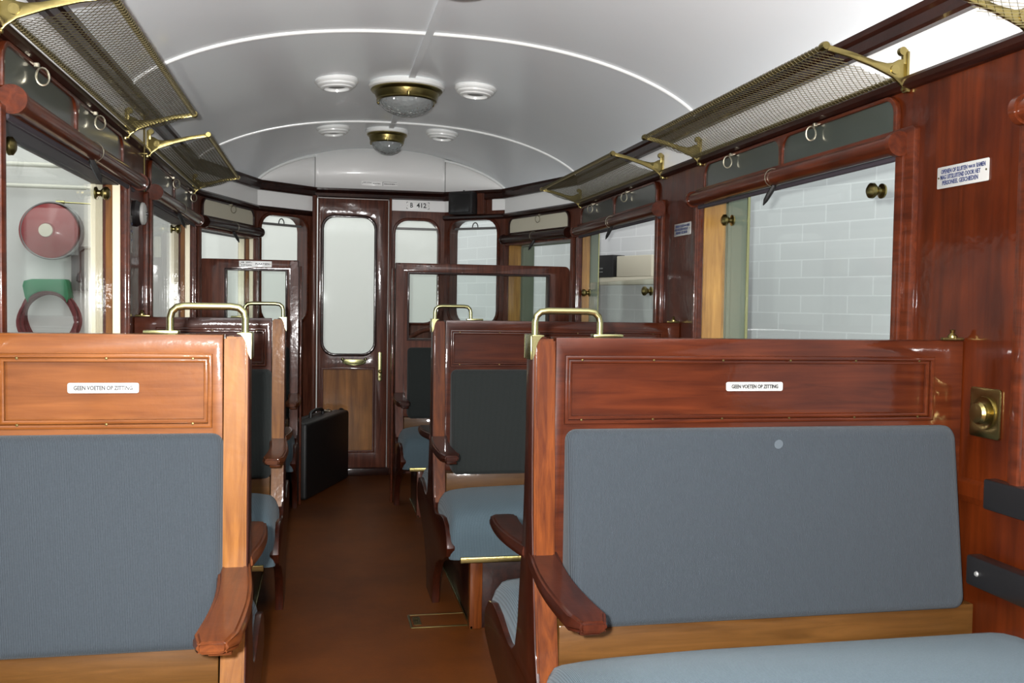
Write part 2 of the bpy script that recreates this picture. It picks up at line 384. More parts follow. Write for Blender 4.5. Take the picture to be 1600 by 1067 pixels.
# conduit strip on the crown of the ceiling
pts = [(.352, y, ceil_z(.352, y)-.002) for y in [-1.6, 0, 1.2, 2.2]+[2.4+.3*i for i in range(11)]]
cs = MB()
for a, b in zip(pts, pts[1:]):
    cs.grid([[(a[0]-.013, a[1], a[2]-.008), (a[0]+.013, a[1], a[2]-.008)], [(b[0]-.013, b[1], b[2]-.008), (b[0]+.013, b[1], b[2]-.008)]])
    for sx in (-.013, .013): cs.grid([[(a[0]+sx, a[1], a[2]-.008), (a[0]+sx, a[1], a[2]+.006)], [(b[0]+sx, b[1], b[2]-.008), (b[0]+sx, b[1], b[2]+.006)]])
struct(cs.build('trim_9', 'ceil'))
# cornice, white band and lower moulding, mitred round the plan
def inset(P, d, side):
    out = []
    for i, p in enumerate(P):
        ns = []
        for a, b in ((P[i-1], p) if i else (None, None), (p, P[i+1]) if i < len(P)-1 else (None, None)):
            if a is None: continue
            t = Vector((b[0]-a[0], b[1]-a[1])).normalized(); n = Vector((-t.y, t.x))*side; ns.append(n)
        if len(ns) == 1: v = ns[0]*d
        else: v = (ns[0]+ns[1]).normalized(); v = v*d/max(.3, v.dot(ns[0]))
        out.append((p[0]+v.x, p[1]+v.y))
    return out
def sweep_mould(P, side, prof, name, mat):
    """prof: list of (inward distance, z)"""
    rings = [inset(P, d, side) for d, z in prof]
    rows = [[(rings[j][i][0], rings[j][i][1], prof[j][1]) for j in range(len(prof))] for i in range(len(P))]
    b = MB().grid(rows); bmesh.ops.recalc_face_normals(b.bm, faces=b.bm.faces)
    return struct(b.build(name, mat, smooth=14))
corn = [(0, 1.735), (.022, 1.737), (.026, 1.745), (.026, 1.770), (.034, 1.778), (.036, 1.792), (0, 1.797)]
low = [(0, 1.614), (.010, 1.616), (.020, 1.624), (.022, 1.636), (.014, 1.645), (0, 1.647)]
END = [(.76, 6.04), (-.05, 6.04)]
sweep_mould(PR, 1, corn, 'trim_10', 'darkwood'); sweep_mould(PL, -1, corn, 'trim_11', 'darkwood')
sweep_mould(END, 1, [(0, 1.738), (.03, 1.742), (.034, 1.76), (.022, 1.772), (.036, 1.78), (.036, 1.792), (0, 1.797)], 'trim_12', 'darkwood')
sweep_mould(PR, 1, low, 'trim_13', 'darkwood'); sweep_mould(PL, -1, low, 'trim_14', 'darkwood')
bandp = [(0, 1.643), (.006, 1.643), (.006, 1.737), (0, 1.737)]
sweep_mould(PR[:3], 1, bandp, 'trim_15', 'band'); sweep_mould(PL, -1, bandp, 'trim_16', 'band')
bp2 = [(0, 1.668), (.006, 1.668), (.006, 1.737), (0, 1.737)]
sweep_mould([(.760, 6.04), (.425, 6.04)], 1, bp2, 'trim_17', 'band')
def along(P, Q, u): t = u/length(P, Q); return (P[0]+(Q[0]-P[0])*t, P[1]+(Q[1]-P[1])*t)
sweep_mould([PR[2], along(PR[2], PR[3], Lf-.354)], 1, bp2, 'trim_18', 'band')
sweep_mould([along(PR[3], PR[2], .081), PR[3]], 1, bp2, 'trim_19', 'band')
# skirting and dado rails of the side walls
for nm, P, sd in (('baseboard_right', PR[:2], 1), ('baseboard_left', PL[:2], -1)):
    sweep_mould(P, sd, [(0, 0), (.014, 0), (.014, .09), (.006, .10), (0, .10)], nm, 'darkwood')
for nm, P, sd in (('trim_20', PR[:2], 1), ('trim_21', PL[:2], -1)):
    sweep_mould(P, sd, [(0, .685), (.006, .687), (.010, .70), (.010, .728), (0, .736)], nm, 'wallwood')

# ------------------------------------------------------------------ windows
wn = [0]
def side_window(side, a, b, knob_z, drop=0, angled=None, zt=HEAD, zs=SILL):
    """framed opening in a side wall: wooden architrave, honey-coloured jambs, a sliding pane with brass knobs"""
    wn[0] += 1; sg = 1 if side == 'R' else -1
    P = PR if side == 'R' else PL
    if angled: A, B, u0, u1 = P[1], P[2], a, b
    else: A, B, u0, u1 = P[0], P[1], a-YB, b-YB
    m = frame_mat(A, B, 0)            # local z: outward for R, inward for L
    if side == 'L': m = m @ Matrix.Scale(-1, 4, (0, 0, 1))     # now local z is outward on both sides
    root = struct(bpy.data.objects.new('window_%d' % wn[0], None)); COL.objects.link(root)
    fr = MB().plate([rect(u0-.055, u1+.035, zs-.03, zt+.02, .012, 3), rect(u0+.006, u1-.004, zs+.006, zt-.004)], .022, m @ Matrix.Translation((0, 0, -.004)), .004)
    fr.plate([rect(u0-.025, u1+.018, zs-.02, zt+.01, .01, 3), rect(u0+.006, u1-.004, zs+.006, zt-.004)], .012, m @ Matrix.Translation((0, 0, -.018)), .004)
    fr.build('frame', 'redframe' if not angled else 'endwood', root)
    jm = 'jamb'
    def bx(x0, x1, y0, y1, z0, z1, name, mat):
        q = MB().box(x0, x1, y0, y1, z0, z1, .0015, 1, m); bmesh.ops.recalc_face_normals(q.bm, faces=q.bm.faces); q.build(name, mat, root)
    bx(u0-.003, u0+.006, zs, zt, .010, .095, 'jamb', 'darkwood')
    ds = .55 if abs(b-4.948) < .001 else 1
    if side == 'R':
        bx(u1-.006, u1+.003, zs, zt, .010, .095*ds, 'jamb', jm)
        q = MB(); q.box(u1-.012, u1-.004, zs, zt, .1*ds, .116*ds, .002, 1, m); q.box(u0+.004, u0+.028, zs, zt, .1, .116, .002, 1, m)
        q.box(u0+.004, u1-.004, zt-.008, zt, .1, .116, .002, 1, m); q.box(u0+.004, u1-.004, zs, zs+.02, .1, .116, .002, 1, m)
        bmesh.ops.recalc_face_normals(q.bm, faces=q.bm.faces); q.build('guide_rail', 'coachgreen', root)
        bx(u1-.005, u1+.001, zs, zt, .096*ds, .19*ds, 'outer_jamb', 'coachgreen')
        if not angled: bx(u1-.007, u1-.004, zs, zt, .178*ds, .19*ds, 'outer_post', 'palebrass')
        pd = .084*ds
    else:
        bx(u1-.006, u1+.003, zs, zt, .006, .030, 'jamb', 'whitejamb'); bx(u1-.010, u1+.003, zs, zt, .030, .050, 'jamb_strip', 'bench_lz')  # strip is red frame wood, lighter teak colour stands in for a reflection
        bx(u1-.006, u1+.003, zs, zt, .060, .096, 'outer_jamb', 'whitejamb')
        bx(u0+.006, u1-.004, zt-.004, zt+.002, .010, .080, 'head_board', 'blind')
        pd = LD
    bx(u0+.008, u1-.008, zs+.01, zt-.003-drop, pd, pd+.006, 'pane', 'glass')
    if knob_z:
        for u in ((u0+.22, u1-(.09 if drop == 0 else .03)) if side == 'R' else (u0+.185, u1-(.13 if a < 3 else .28))):
            c = m @ Vector((u, knob_z, pd)); k = MB()
            ax = (m.to_3x3() @ Vector((0, 0, -1)))
            k.lathe([(0, 0), (.019, 0), (.020, .005), (.010, .009), (.009, .016), (.015, .022), (.0205, .029), (.020, .037), (.012, .043), (0, .044)], (0, 0, 0), 'Z', 20)
            rot = Vector((0, 0, 1)).rotation_difference(ax).to_matrix().to_4x4()
            bmesh.ops.transform(k.bm, matrix=Matrix.Translation(c) @ rot, verts=k.bm.verts)
            k.build('knob', 'brass', root)
    return root
side_window('R', *W0, 1.405, zt=HEADR); side_window('R', *W1, 1.405, zt=HEADR); side_window('R', 3.72, 4.948, 1.158, .29, zt=HEADR)
side_window('L', *W0, 1.418); side_window('L', *W1, 1.418); side_window('L', 3.72, 4.948, 1.418)
side_window('R', La-AW[1], La-.03, None, 0, True, 1.45); side_window('L', La-AW[1], La-.03, None, 0, True, 1.45)
def end_window(A, B, outline, flipped, loops=True):
    wn[0] += 1
    m = frame_mat(A, B, 0)
    if flipped: m = m @ Matrix.Scale(-1, 4, (0, 0, 1))
    root = struct(bpy.data.objects.new('window_%d' % wn[0], None)); COL.objects.link(root)
    x0, x1, z0, z1 = outline
    MB().plate([rect(x0-.014, x1+.014, z0-.014, z1+.014, .095), rect(x0+.004, x1-.004, z0+.004, z1-.004, .082)], .012, m @ Matrix.Translation((0, 0, -.004)), .003).build('frame', 'redframe', root)
    q = MB().box(x0-.004, x1+.004, z0-.004, z1-.0, .05, .055, 0, 1, m); bmesh.ops.recalc_face_normals(q.bm, faces=q.bm.faces); q.build('pane', 'glass', root)
    q = MB().box(x0-.004, x1+.004, z1-.058, z1-.044, .040, .062, .002, 1, m); bmesh.ops.recalc_face_normals(q.bm, faces=q.bm.faces); q.build('sash_bar', 'grey', root)
    if loops:
        xm = (x0+x1)/2+.02; pts = [(xm+.02*math.cos(a), z1-.044+.03*math.sin(a), .05) for a in [math.pi*k/10 for k in range(11)]]
        MB().tube([m @ Vector(p) for p in pts], .0035, 6).build('sash_loop', 'black', root)
end_window(PR[2], PR[3], (Lf-.395, Lf-.043, .96, 1.615), False)
end_window(PL[2], PL[3], (Lf-.42, Lf-.07, .96, 1.60), True)
end_window(PR[3], PL[3], (cx(.721), cx(.445), .96, 1.612), False, False)

# ------------------------------------------------------------------ end door
m = frame_mat(PR[3], PL[3], 0)
door = struct(bpy.data.objects.new('door_1', None)); COL.objects.link(door)
DX0, DX1 = cx(.404), cx(-.030)
gl = rect(cx(.321), cx(.003), .762, 1.618, .075); pn = rect(cx(.323), cx(.0), .145, .673)
MB().plate([rect(DX0, DX1, .035, 1.73), gl, pn], .035, m @ Matrix.Translation((0, 0, .004)), .003).build('door_leaf', 'endwood', door)
MB().plate([rect(cx(.335), cx(-.011), .748, 1.632, .085), rect(cx(.317), cx(.007), .766, 1.614, .072)], .012, m @ Matrix.Translation((0, 0, -.014)), .004).build('glazing_bead', 'darkwood', door)
MB().plate([rect(cx(.330), cx(-.007), .138, .680), rect(cx(.314), cx(.009), .154, .664)], .010, m @ Matrix.Translation((0, 0, -.013)), .003).build('panel_bead', 'endwood', door)
MB().plate([pn], .012, m @ Matrix.Translation((0, 0, .006))).build('lower_panel', 'doorpanel', door)
MB().plate([rect(cx(.322), cx(.002), .76, 1.62)], .005, m @ Matrix.Translation((0, 0, .004))).build('pane', 'glass', door)
b = MB().plate([rect(cx(.372), cx(.346), .590, .776, .0125)], .008, m @ Matrix.Translation((0, 0, -.017)), .002)
lp = b.build('lock_plate', 'palebrass', door)
b = MB(); b.lathe([(0, 0), (.010, 0), (.011, .012), (.006, .016), (.006, .03), (.012, .036), (0, .042)], (.359, 6.02, .655), 'Y', 16, True).lathe([(0, 0), (.007, 0), (.006, .008), (0, .01)], (.359, 6.02, .62), 'Y', 12, True); b.build('lock_knob', 'darkbrass', door)
b = MB()
pts = [(.125, 5.995, .728), (.130, 5.985, .713), (.15, 5.975, .702), (.198, 5.970, .698), (.245, 5.975, .702), (.266, 5.985, .713), (.271, 5.995, .728)]
b.tube(pts, [.004, .005, .0055, .006, .0055, .005, .004], 8)
b.plate([rect(.135, .262, .7, .729, .012)], .005, Matrix.Translation((0, 6.018, 0)) @ Matrix.Rotation(math.pi/2, 4, 'X'), .001)
for x in (.127, .269): b.lathe([(0, 0), (.011, 0), (.010, .01), (.005, .02), (0, .024)], (x, 6.022, .730), 'Y', 14, True)
b.build('pull_handle', 'palebrass', door)
# projecting door posts
b = MB(); b.box(-.064, -.040, 5.985, 6.038, 0, 1.742, .005); b.box(-.05, -.036, 6.0, 6.036, 0, 1.742, .004); struct(b.build('trim_22', 'endwood'))
b = MB(); b.box(.407, .424, 6.0, 6.038, 0, 1.742, .005); struct(b.build('trim_23', 'endwood'))
struct(MB().box(-.03, .42, 5.985, 6.039, 0, .045, .004).build('trim_24', 'darkwood'))

# ------------------------------------------------------------------ benches
def arm_mesh(sg, dr, x0):
    """curved armrest from the end panel towards the sitter; dr = -1 front, +1 rear"""
    n = 12; rows = []
    b = bmesh.new(); rings = []
    for k in range(n+1):
        q = k/n; t = .02+.375*q
        cxm = x0+sg*(.016-.014*math.sin(q*math.pi)-.002*q*q)
        hw = .031+.004*q*q
        zt = .606-.016*q; th = .030
        if k == n: hw *= .62
        if k == n: zt -= .004; th = .018
        sec = [(-hw, -th*.25), (-hw*.86, 0), (hw*.86, 0), (hw, -th*.25), (hw, -th*.8), (hw*.8, -th), (-hw*.8, -th), (-hw, -th*.8)]
        rings.append([b.verts.new((cxm+a, dr*t, zt+c)) for a, c in sec])
    for A, B in zip(rings, rings[1:]):
        for i in range(8): b.faces.new((A[i], A[(i+1) % 8], B[(i+1) % 8], B[i]))
    b.faces.new(rings[0]); b.faces.new(rings[-1])
    bmesh.ops.recalc_face_normals(b, faces=b.faces)
    mb = MB(); mb._join(b)
    bmesh.ops.bevel(mb.bm, geom=[e for e in mb.bm.edges if e.calc_face_angle(0) > .5], offset=.004, segments=2, affect='EDGES')
    mb.box(x0+sg*.012-.012, x0+sg*.012+.024, min(dr*.27, dr*.36), max(dr*.27, dr*.36), .552, .566, .003)
    return mb
def seat_mesh(sg, dr, x0, x1):
    """domed seat cushion, large roll at the aisle end"""
    W = abs(x1-x0); nx, nt = 30, 18; b = bmesh.new()
    def P(i, j):
        a = i/nx; c = j/nt
        # cross-section around the cushion from rear bottom, over the top, to the front bottom
        T0, T1, Z0, ZT = .088, .490, .268, .396
        ang = c
        if c < .2: t, z = T0, Z0+(ZT-Z0)*(c/.2)
        elif c < .8:
            q = (c-.2)/.6; t = T0+(T1-T0)*q; z = ZT+(.056*math.sin(math.pi*q**.85)**.7)*(1-.3*max(0, 1-a*W/.13)**2)
        else: t, z = T1-.006*((c-.8)/.2), ZT-(ZT-Z0)*((c-.8)/.2)
        if .74 < c < .86: t -= .012*(1-abs(c-.8)/.06); z -= .006*(1-abs(c-.8)/.06)
        e = a*W; R = .034
        drop = 0
        if e < R: drop = 1-math.sqrt(max(0, 1-((R-e)/R)**2))
        z = Z0+(z-Z0)*(1-.45*drop); tc = (T0+T1)/2; t = tc+(t-tc)*(1-.10*drop)
        z -= .008*max(0, 1-e/.3)
        return (x0+sg*a**1.6*W if False else x0+sg*e, dr*t, z)
    # denser towards the aisle end
    xs = [(.5-.5*math.cos(math.pi*i/(2*8))) * .16 for i in range(9)]
    grid = []
    AS = [0, .004, .012, .025, .04, .06, .08, .11, .15]+[.15+.85*k/14 for k in range(1, 15)]
    for a in AS:
        r = []
        for j in range(nt+1):
            global_i = a*nx; r.append(b.verts.new(P(global_i, j)))
        grid.append(r)
    for A, B in zip(grid, grid[1:]):
        for j in range(nt): b.faces.new((A[j], A[j+1], B[j+1], B[j]))
    b.faces.new(grid[0]); b.faces.new(grid[-1])
    for A, B in zip(grid, grid[1:]): b.faces.new((A[0], A[-1], B[-1], B[0]))
    bmesh.ops.recalc_face_normals(b, faces=b.faces)
    return MB()._join(b)
PROF = [(.028, 1.030), (.030, .80), (.038, .68), (.050, .60), (.070, .50), (.082, .43), (.105, .372), (.14, .350), (.18, .348), (.23, .356), (.30, .370), (.37, .376), (.43, .364), (.47, .335), (.486, .30),
        (.470, .270), (.40, .240), (.30, .215), (.20, .175), (.13, .11), (.10, .05), (.095, 0)]
def bench(name, label, cat, group, side, D, xa, xw, woodx, woodz, tall=False, sign=False, fabric_='fabric', seatf='fabric_seat'):
    sg = 1 if side == 'R' else -1; W = abs(xw-xa)
    root = thing(name, label, cat, (xa, D, 0), group)
    def X(a): return sg*a
    def bx(mb, a0, a1, y0, y1, z0, z1, bev=0, seg=2): return mb.box(min(X(a0), X(a1)), max(X(a0), X(a1)), y0, y1, z0, z1, bev, seg)
    ZT = 1.305 if tall else 1.030
    fronts = (-1,) if tall else (-1, 1)
    # aisle end panel
    if tall:
        pf = [(-.03, ZT), (-.03, .80)]+[(-a, z) for a, z in PROF[2:]]+[(.03, 0), (.03, ZT)]
    else: pf = [(-a, z) for a, z in PROF]+[(a, z) for a, z in reversed(PROF)]
    Mx = Matrix(((0, 0, 1, 0), (1, 0, 0, 0), (0, 1, 0, 0), (0, 0, 0, 1)))   # poly x->y, y->z, thickness->x
    MB().plate([pf], .028, Matrix.Translation((X(.014), 0, 0)) @ Mx, .003).build('end_panel', 'side', root)
    # varnished post facing strip on both faces
    for d in fronts:
        q = MB()
        for (z0, z1, y0, y1) in ((.598, ZT-.004, .056, .033), (.30, .597, .122, .057)):
            b = bmesh.new(); vs = []
            for (z, y) in ((z0, y0), (z1, y1)):
                for a in (.003, .045): vs.append(b.verts.new((X(a), d*y, z)))
                for a in (.045, .003): vs.append(b.verts.new((X(a), d*(y-.03), z)))
            A, B = vs[:4], vs[4:]
            for i in range(4): b.faces.new((A[i], A[(i+1) % 4], B[(i+1) % 4], B[i]))
            b.faces.new(A); b.faces.new(B); bmesh.ops.recalc_face_normals(b, faces=b.faces)
            bmesh.ops.bevel(b, geom=list(b.edges), offset=.004, segments=2, affect='EDGES'); q._join(b)
        q.build('post_facing', woodz, root)
    # back: stiles and rails with a sunk panel and bead
    if not tall:
        MB().plate([rect(min(X(.048), X(W)), max(X(.048), X(W)), .44, ZT-.001, 0), rect(min(X(.070), X(W-.075)), max(X(.070), X(W-.075)), .862, .990)], .050, Matrix.Rotation(math.pi/2, 4, 'X'), .002).build('back_frame', woodx, root)
        q = MB(); bx(q, .066, W-.07, -.012, .012, .858, .994); q.build('back_panel', woodx, root)
        q = MB()
        for d in (-1, 1):
            for k, (o1, h) in enumerate(((0, .026), (.008, .019))):
                q.plate([rect(min(X(.066+o1), X(W-.071-o1)), max(X(.066+o1), X(W-.071-o1)), .858+o1, .994-o1), rect(min(X(.074+o1), X(W-.079-o1)), max(X(.074+o1), X(W-.079-o1)), .866+o1, .986-o1)], .010, Matrix.Translation((0, d*(h+.001), 0)) @ Matrix.Rotation(math.pi/2, 4, 'X'), .003)
        q.build('panel_bead', woodx, root)
        scr = None
        for d in (-1, 1):
            n = max(3, int(W/.14))
            for i in range(n):
                for z in (.8665, .9855):
                    a = .10+(W-.21)*i/(n-1)
                    if scr is None: scr = MB().lathe([(.0026, 0), (.002, .001), (0, .0014)], (0, 0, 0), 'Y', 8, True).build('screw', 'darkbrass', root); so = scr
                    else: so = scr.copy(); COL.objects.link(so); so.parent = root
                    so.location = (X(a), d*.0325, z)
                    if d > 0: so.rotation_euler = (0, 0, math.pi)
        
    else:
        gx0, gx1, gz0, gz1 = (.073, .850, .892, 1.250) if side == 'R' else (.066, .372, .892, 1.250)
        o = rect(min(X(0), X(W)), max(X(0), X(W)), .44, ZT, .03, 5, 0)
        MB().plate([o, rect(min(X(gx0), X(gx1)), max(X(gx0), X(gx1)), gz0, gz1)], .050, Matrix.Rotation(math.pi/2, 4, 'X'), .003).build('partition_frame', woodx, root)
        q = MB(); bx(q, gx0, gx1, -.003, .003, gz0, gz1); q.build('pane', 'glass', root)
        MB().plate([rect(min(X(gx0-.008), X(gx1+.008)), max(X(gx0-.008), X(gx1+.008)), gz0-.008, gz1+.008), rect(min(X(gx0+.004), X(gx1-.004)), max(X(gx0+.004), X(gx1-.004)), gz0+.004, gz1-.004)], .058, Matrix.Rotation(math.pi/2, 4, 'X'), .003).build('glazing_bead', 'darkwood', root)
        q = MB(); q.lathe([(0, 0), (.010, 0), (.009, .005), (0, .008)], (X(.034), -.025, ZT-.032), 'Y', 16, True); q.build('button', 'black', root)
        q = MB(); bx(q, -.016, -.004, -.02, .03, 0, ZT-.03, .003); q.build('guide_strip', 'redframe', root)
        q = MB(); bx(q, .01, .042, -.040, -.022, .60, 1.05, .004); q.build('applied_stile', woodz, root)
    # cushions
    for d in fronts:
        b = bmesh.new(); r = rect(.068 if side == 'R' else .045, W-.03, .468, .848, .022, 5)
        ring = []
        for (x, z) in r:
            ring.append(b.verts.new((X(x), d*.028, z)))
        inner = []
        cxm, czm = (.05+W-.03)/2, .658
        lay = [(0, .040), (.004, .050), (.010, .056), (.018, .059)]
        rings = [ring]
        for off, y in lay:
            rr = []
            for (x, z) in r:
                dx = off if x < cxm else -off; dz = off if z < czm else -off
                lean = (.848-z)*.13
                rr.append(b.verts.new((X(x+dx), d*(y+lean), z+dz)))
            rings.append(rr)
        n = len(r)
        for A, B in zip(rings, rings[1:]):
            for i in range(n): b.faces.new((A[i], A[(i+1) % n], B[(i+1) % n], B[i]))
        b.faces.new(rings[-1]); b.faces.new(ring)
        bmesh.ops.recalc_face_normals(b, faces=b.faces)
        MB()._join(b).build('back_cushion', fabric_ if d < 0 else 'fabric', root)
        if sign and side == 'R' and d < 0:
            so = MB().lathe([(0, 0), (.0095, 0), (.0095, .0006), (0, .0006)], (0, 0, 0), 'Y', 24, True).build('chalk_spot', 'spot', root); so.location = (X(.508), -.0632, .817); so.rotation_euler = (math.radians(7.4), 0, 0); so['label'] = 'pale round spot on the cushion'
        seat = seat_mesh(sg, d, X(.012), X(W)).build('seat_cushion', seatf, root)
        q = MB(); bx(q, .045, W, min(d*.474, d*.494), max(d*.474, d*.494), .252, .270, .002); q.build('seat_edge_trim', 'brass', root)
        q = MB(); bx(q, .048, W, min(d*.024, d*.086), max(d*.024, d*.086), .36, .474, .003); q.build('lower_rail', 'lowrail', root)
        arm_mesh(sg, d, X(.012)).build('armrest', 'arm_l' if side == 'L' else 'arm', root)
        q = MB(); bx(q, .092, .135, min(d*.355, d*.395), max(d*.355, d*.395), 0, .25, .003); q.build('leg', woodz, root)
        q = MB(); bx(q, .06, W, min(d*.05, d*.46), max(d*.05, d*.46), .25, .27); q.build('seat_board', 'darkwood', root)
    q = MB(); y1 = .03 if tall else .385; bx(q, .10, W, -.385, y1, 0, .25, .002); q.build('plinth_box', 'darkwood', root)
    q = MB(); bx(q, .094, .104, -.395, y1, 0, .012, .002); q.build('floor_strip', 'palebrass', root)
    # brass fittings
    if not tall:
        q = MB(); hh = 1.081
        pts = [(X(.010), 0, 1.030), (X(.010), 0, hh-.022), (X(.013), 0, hh-.010), (X(.022), 0, hh-.002), (X(.036), 0, hh), (X(.118), 0, hh), (X(.132), 0, hh-.002), (X(.141), 0, hh-.010), (X(.144), 0, hh-.022), (X(.144), 0, 1.032)]
        q.tube(pts, .0068, 12)
        q.box(min(X(.128), X(.190)), max(X(.128), X(.190)), -.014, .014, 1.0295, 1.036, .002)
        # corner plate: top, aisle face, and a quarter disc on each face
        q.box(min(X(-.003), X(.020)), max(X(-.003), X(.020)), -.036, .036, 1.029, 1.034, .001)
        q.box(min(X(-.004), X(.0)), max(X(-.004), X(.0)), -.028, .028, .985, 1.033, .001)
        for d in (-1, 1):
            arc = [(X(-.003), 1.033), (X(.022), 1.033)]+[(X(.022-.020*math.sin(a)-.0), 1.033-.044*(1-math.cos(a))) for a in [math.pi/2*k/8 for k in range(1, 8)]]+[(X(-.003), .985)]
            q.plate([arc], .003, Matrix.Translation((0, d*.0375, 0)) @ Matrix.Rotation(math.pi/2, 4, 'X'))
        q.build('grab_handle', 'palebrass', root)
        q = MB(); q.box(min(X(W-.052), X(W-.002)), max(X(W-.052), X(W-.002)), -.03, -.018, 1.0295, 1.036, .002); q.lathe([(0, 0), (.010, 0), (.010, .006), (.004, .012), (.006, .018), (0, .020)], (X(W-.024), -.02, 1.034), 'Z', 12); q.build('wall_bracket', 'brass', root)
    if sign:
        sx0, sx1 = (.413, .539) if side == 'R' else (.196, .318)
        pl_ = MB().plate([rect(min(X(sx0), X(sx1)), max(X(sx0), X(sx1)), .921, .940, .004, 3)], .003, Matrix.Translation((0, -.0135, 0)) @ Matrix.Rotation(math.pi/2, 4, 'X'), .0007).build('notice_plate', 'enamel', root)
        pl_['label'] = 'white enamel notice plate reading GEEN VOETEN OP ZITTING'
        tm = Matrix.Translation((X((sx0+sx1)/2), -.0155, .9303)) @ Matrix.Rotation(math.pi/2, 4, 'X')
        MB().text('GEEN VOETEN OP ZITTING', .011, tm, width=abs(sx1-sx0)*.82).build('lettering', 'ink', pl_)
    return root
bench('bench', 'nearest left bench of light orange wood with small white notice plate and grey cushion', 'bench', 'back to back coach benches', 'L', 1.84, -.131, XL+.002, 'bench_l', 'bench_lz', sign=True)
bench('bench', 'nearest right double bench of reddish wood with wide grey back cushion', 'bench', 'back to back coach benches', 'R', 1.84, .405, XR-.002, 'bench_r', 'bench_rz', sign=True)
bench('bench', 'second left bench, seen behind the nearest left one, wood back with cushion coloured as shaded', 'bench', 'back to back coach benches', 'L', 3.50, -.128, XL+.002, 'bench_r', 'bench_lz', fabric_='fabric_shaded')
bench('bench', 'second right bench, between the nearest right bench and the glazed partition', 'bench', 'back to back coach benches', 'R', 3.50, .399, XR-.002, 'bench_r', 'bench_rz', fabric_='fabric_shaded')
pL = bench('partition_bench', 'left bench backed by a glazed wooden partition with white notice on top rail', 'partition', 'glazed partitions before the end platform', 'L', 5.18, -.122, XL+.002, 'endwood', 'endwood', tall=True, fabric_='fabric_shaded')
bench('partition_bench', 'right bench backed by a wide glazed wooden partition, no notice', 'partition', 'glazed partitions before the end platform', 'R', 5.18, .386, XR-.002, 'endwood', 'endwood', tall=True, fabric_='fabric_shaded')

# ------------------------------------------------------------------ signs
def sign(name, label, M4, w_, h_, lines, ink, group=None, bars=(), plate_mat='enamel'):
    """M4: matrix, local x along the text, y up, z out of the face"""
    root = MB().plate([rect(-w_/2, w_/2, -h_/2, h_/2, .003, 3)], .003, M4, .0006).build(name, plate_mat); tag(root, label, 'sign', group)
    for (body, x, y, size, wd) in lines:
        MB().text(body, size, M4 @ Matrix.Translation((x, y, .0018)), .0004, width=wd).build('lettering', ink, root)
    if bars:
        q = MB()
        for (x0, x1, y0, y1) in bars: q.plate([rect(x0, x1, y0, y1)], .001, M4 @ Matrix.Translation((0, 0, .0018)))
        q.build('border_mark', ink, root)
    sc = MB()
    for x in (-w_/2+.006, w_/2-.006): sc.plate([[(x+.0022*math.cos(k*.785), .0022*math.sin(k*.785)) for k in range(8)]], .001, M4 @ Matrix.Translation((0, 0, .002)))
    sc.build('screw', 'darkbrass', root)
    return root
def mat_from(x, y, z, loc):
    m = Matrix.Identity(4)
    for i in range(3): m[i][0], m[i][1], m[i][2] = x[i], y[i], z[i]
    m.translation = Vector(loc); return m
WL = [('OPENEN OF SLUITEN', -.026, .0125, .0135, .088), ('VAN DE', .032, .0125, .009, .022), ('RAMEN', .061, .0125, .0135, .028), ('MAG UITSLUITEND DOOR HET', -.006, .000, .0135, .132), ('PERSONEEL GESCHIEDEN', -.006, -.0125, .0135, .118)]
for (yy, lb) in ((1.838, 'white enamel notice on the red-brown wall pillar right of the near window'), (3.468, 'smaller looking white enamel notice on the pillar between the two right windows')):
    sign('notice_sign', lb, mat_from((0, -1, 0), (0, 0, 1), (-1, 0, 0), (XR-.002, yy, 1.390)), .168, .048, WL, 'blue_ink', 'window notices on the wall pillars')
sign('notice_sign', 'white enamel notice seen edge-on on left pillar below black bell', mat_from((0, 1, 0), (0, 0, 1), (1, 0, 0), (XL+.002, 3.415, 1.31)), .05, .125, [('OPENEN OF SLUITEN', 0, .035, .008, .04), ('MAG UITSLUITEND', 0, .01, .008, .04), ('PERSONEEL', 0, -.02, .008, .036)], 'blue_ink')
mE = mat_from((1, 0, 0), (0, 0, 1), (0, -1, 0), (.589, 6.032, 1.7035))
sign('number_plate', 'white coach number plate reading B 412 above the end window', mE, .147, .046, [('B', -.040, 0, .042, .017), ('412', .022, 0, .042, .062)], 'ink', None,
     [(-.072, -.062, .0195, .022), (-.072, -.0695, .012, .022), (.062, .072, .0195, .022), (.0695, .072, .012, .022), (-.072, -.062, -.022, -.0195), (-.072, -.0695, -.022, -.012), (.062, .072, -.022, -.0195), (.0695, .072, -.022, -.012)], 'band')
mE = mat_from((1, 0, 0), (0, 0, 1), (0, -1, 0), (.347, 6.034, 1.832))
sign('capacity_sign', 'narrow grey-white two-part notice on white gable above the end door', mE, .224, .026, [('18 ZIT- 12 STAAN-', -.075, .004, .009, .052), ('PLAATSEN', -.018, -.001, .009, .045), ('PERSONEN', .062, -.001, .010, .070)], 'ink', None, [(.018, .021, -.012, .012), (.021, .108, .0105, .012)], 'band')
mE = mat_from((1, 0, 0), (0, 0, 1), (0, -1, 0), (-.345, 5.1525, 1.281))
sign('capacity_sign', 'white enamel notice on top rail of left glazed partition', mE, .166, .031, [('18  ZIT-', -.045, .007, .010, .055), ('9 STAAN-', -.045, -.007, .010, .055), ('PLAATSEN', .035, .0, .014, .072)], 'ink', plate_mat='band')

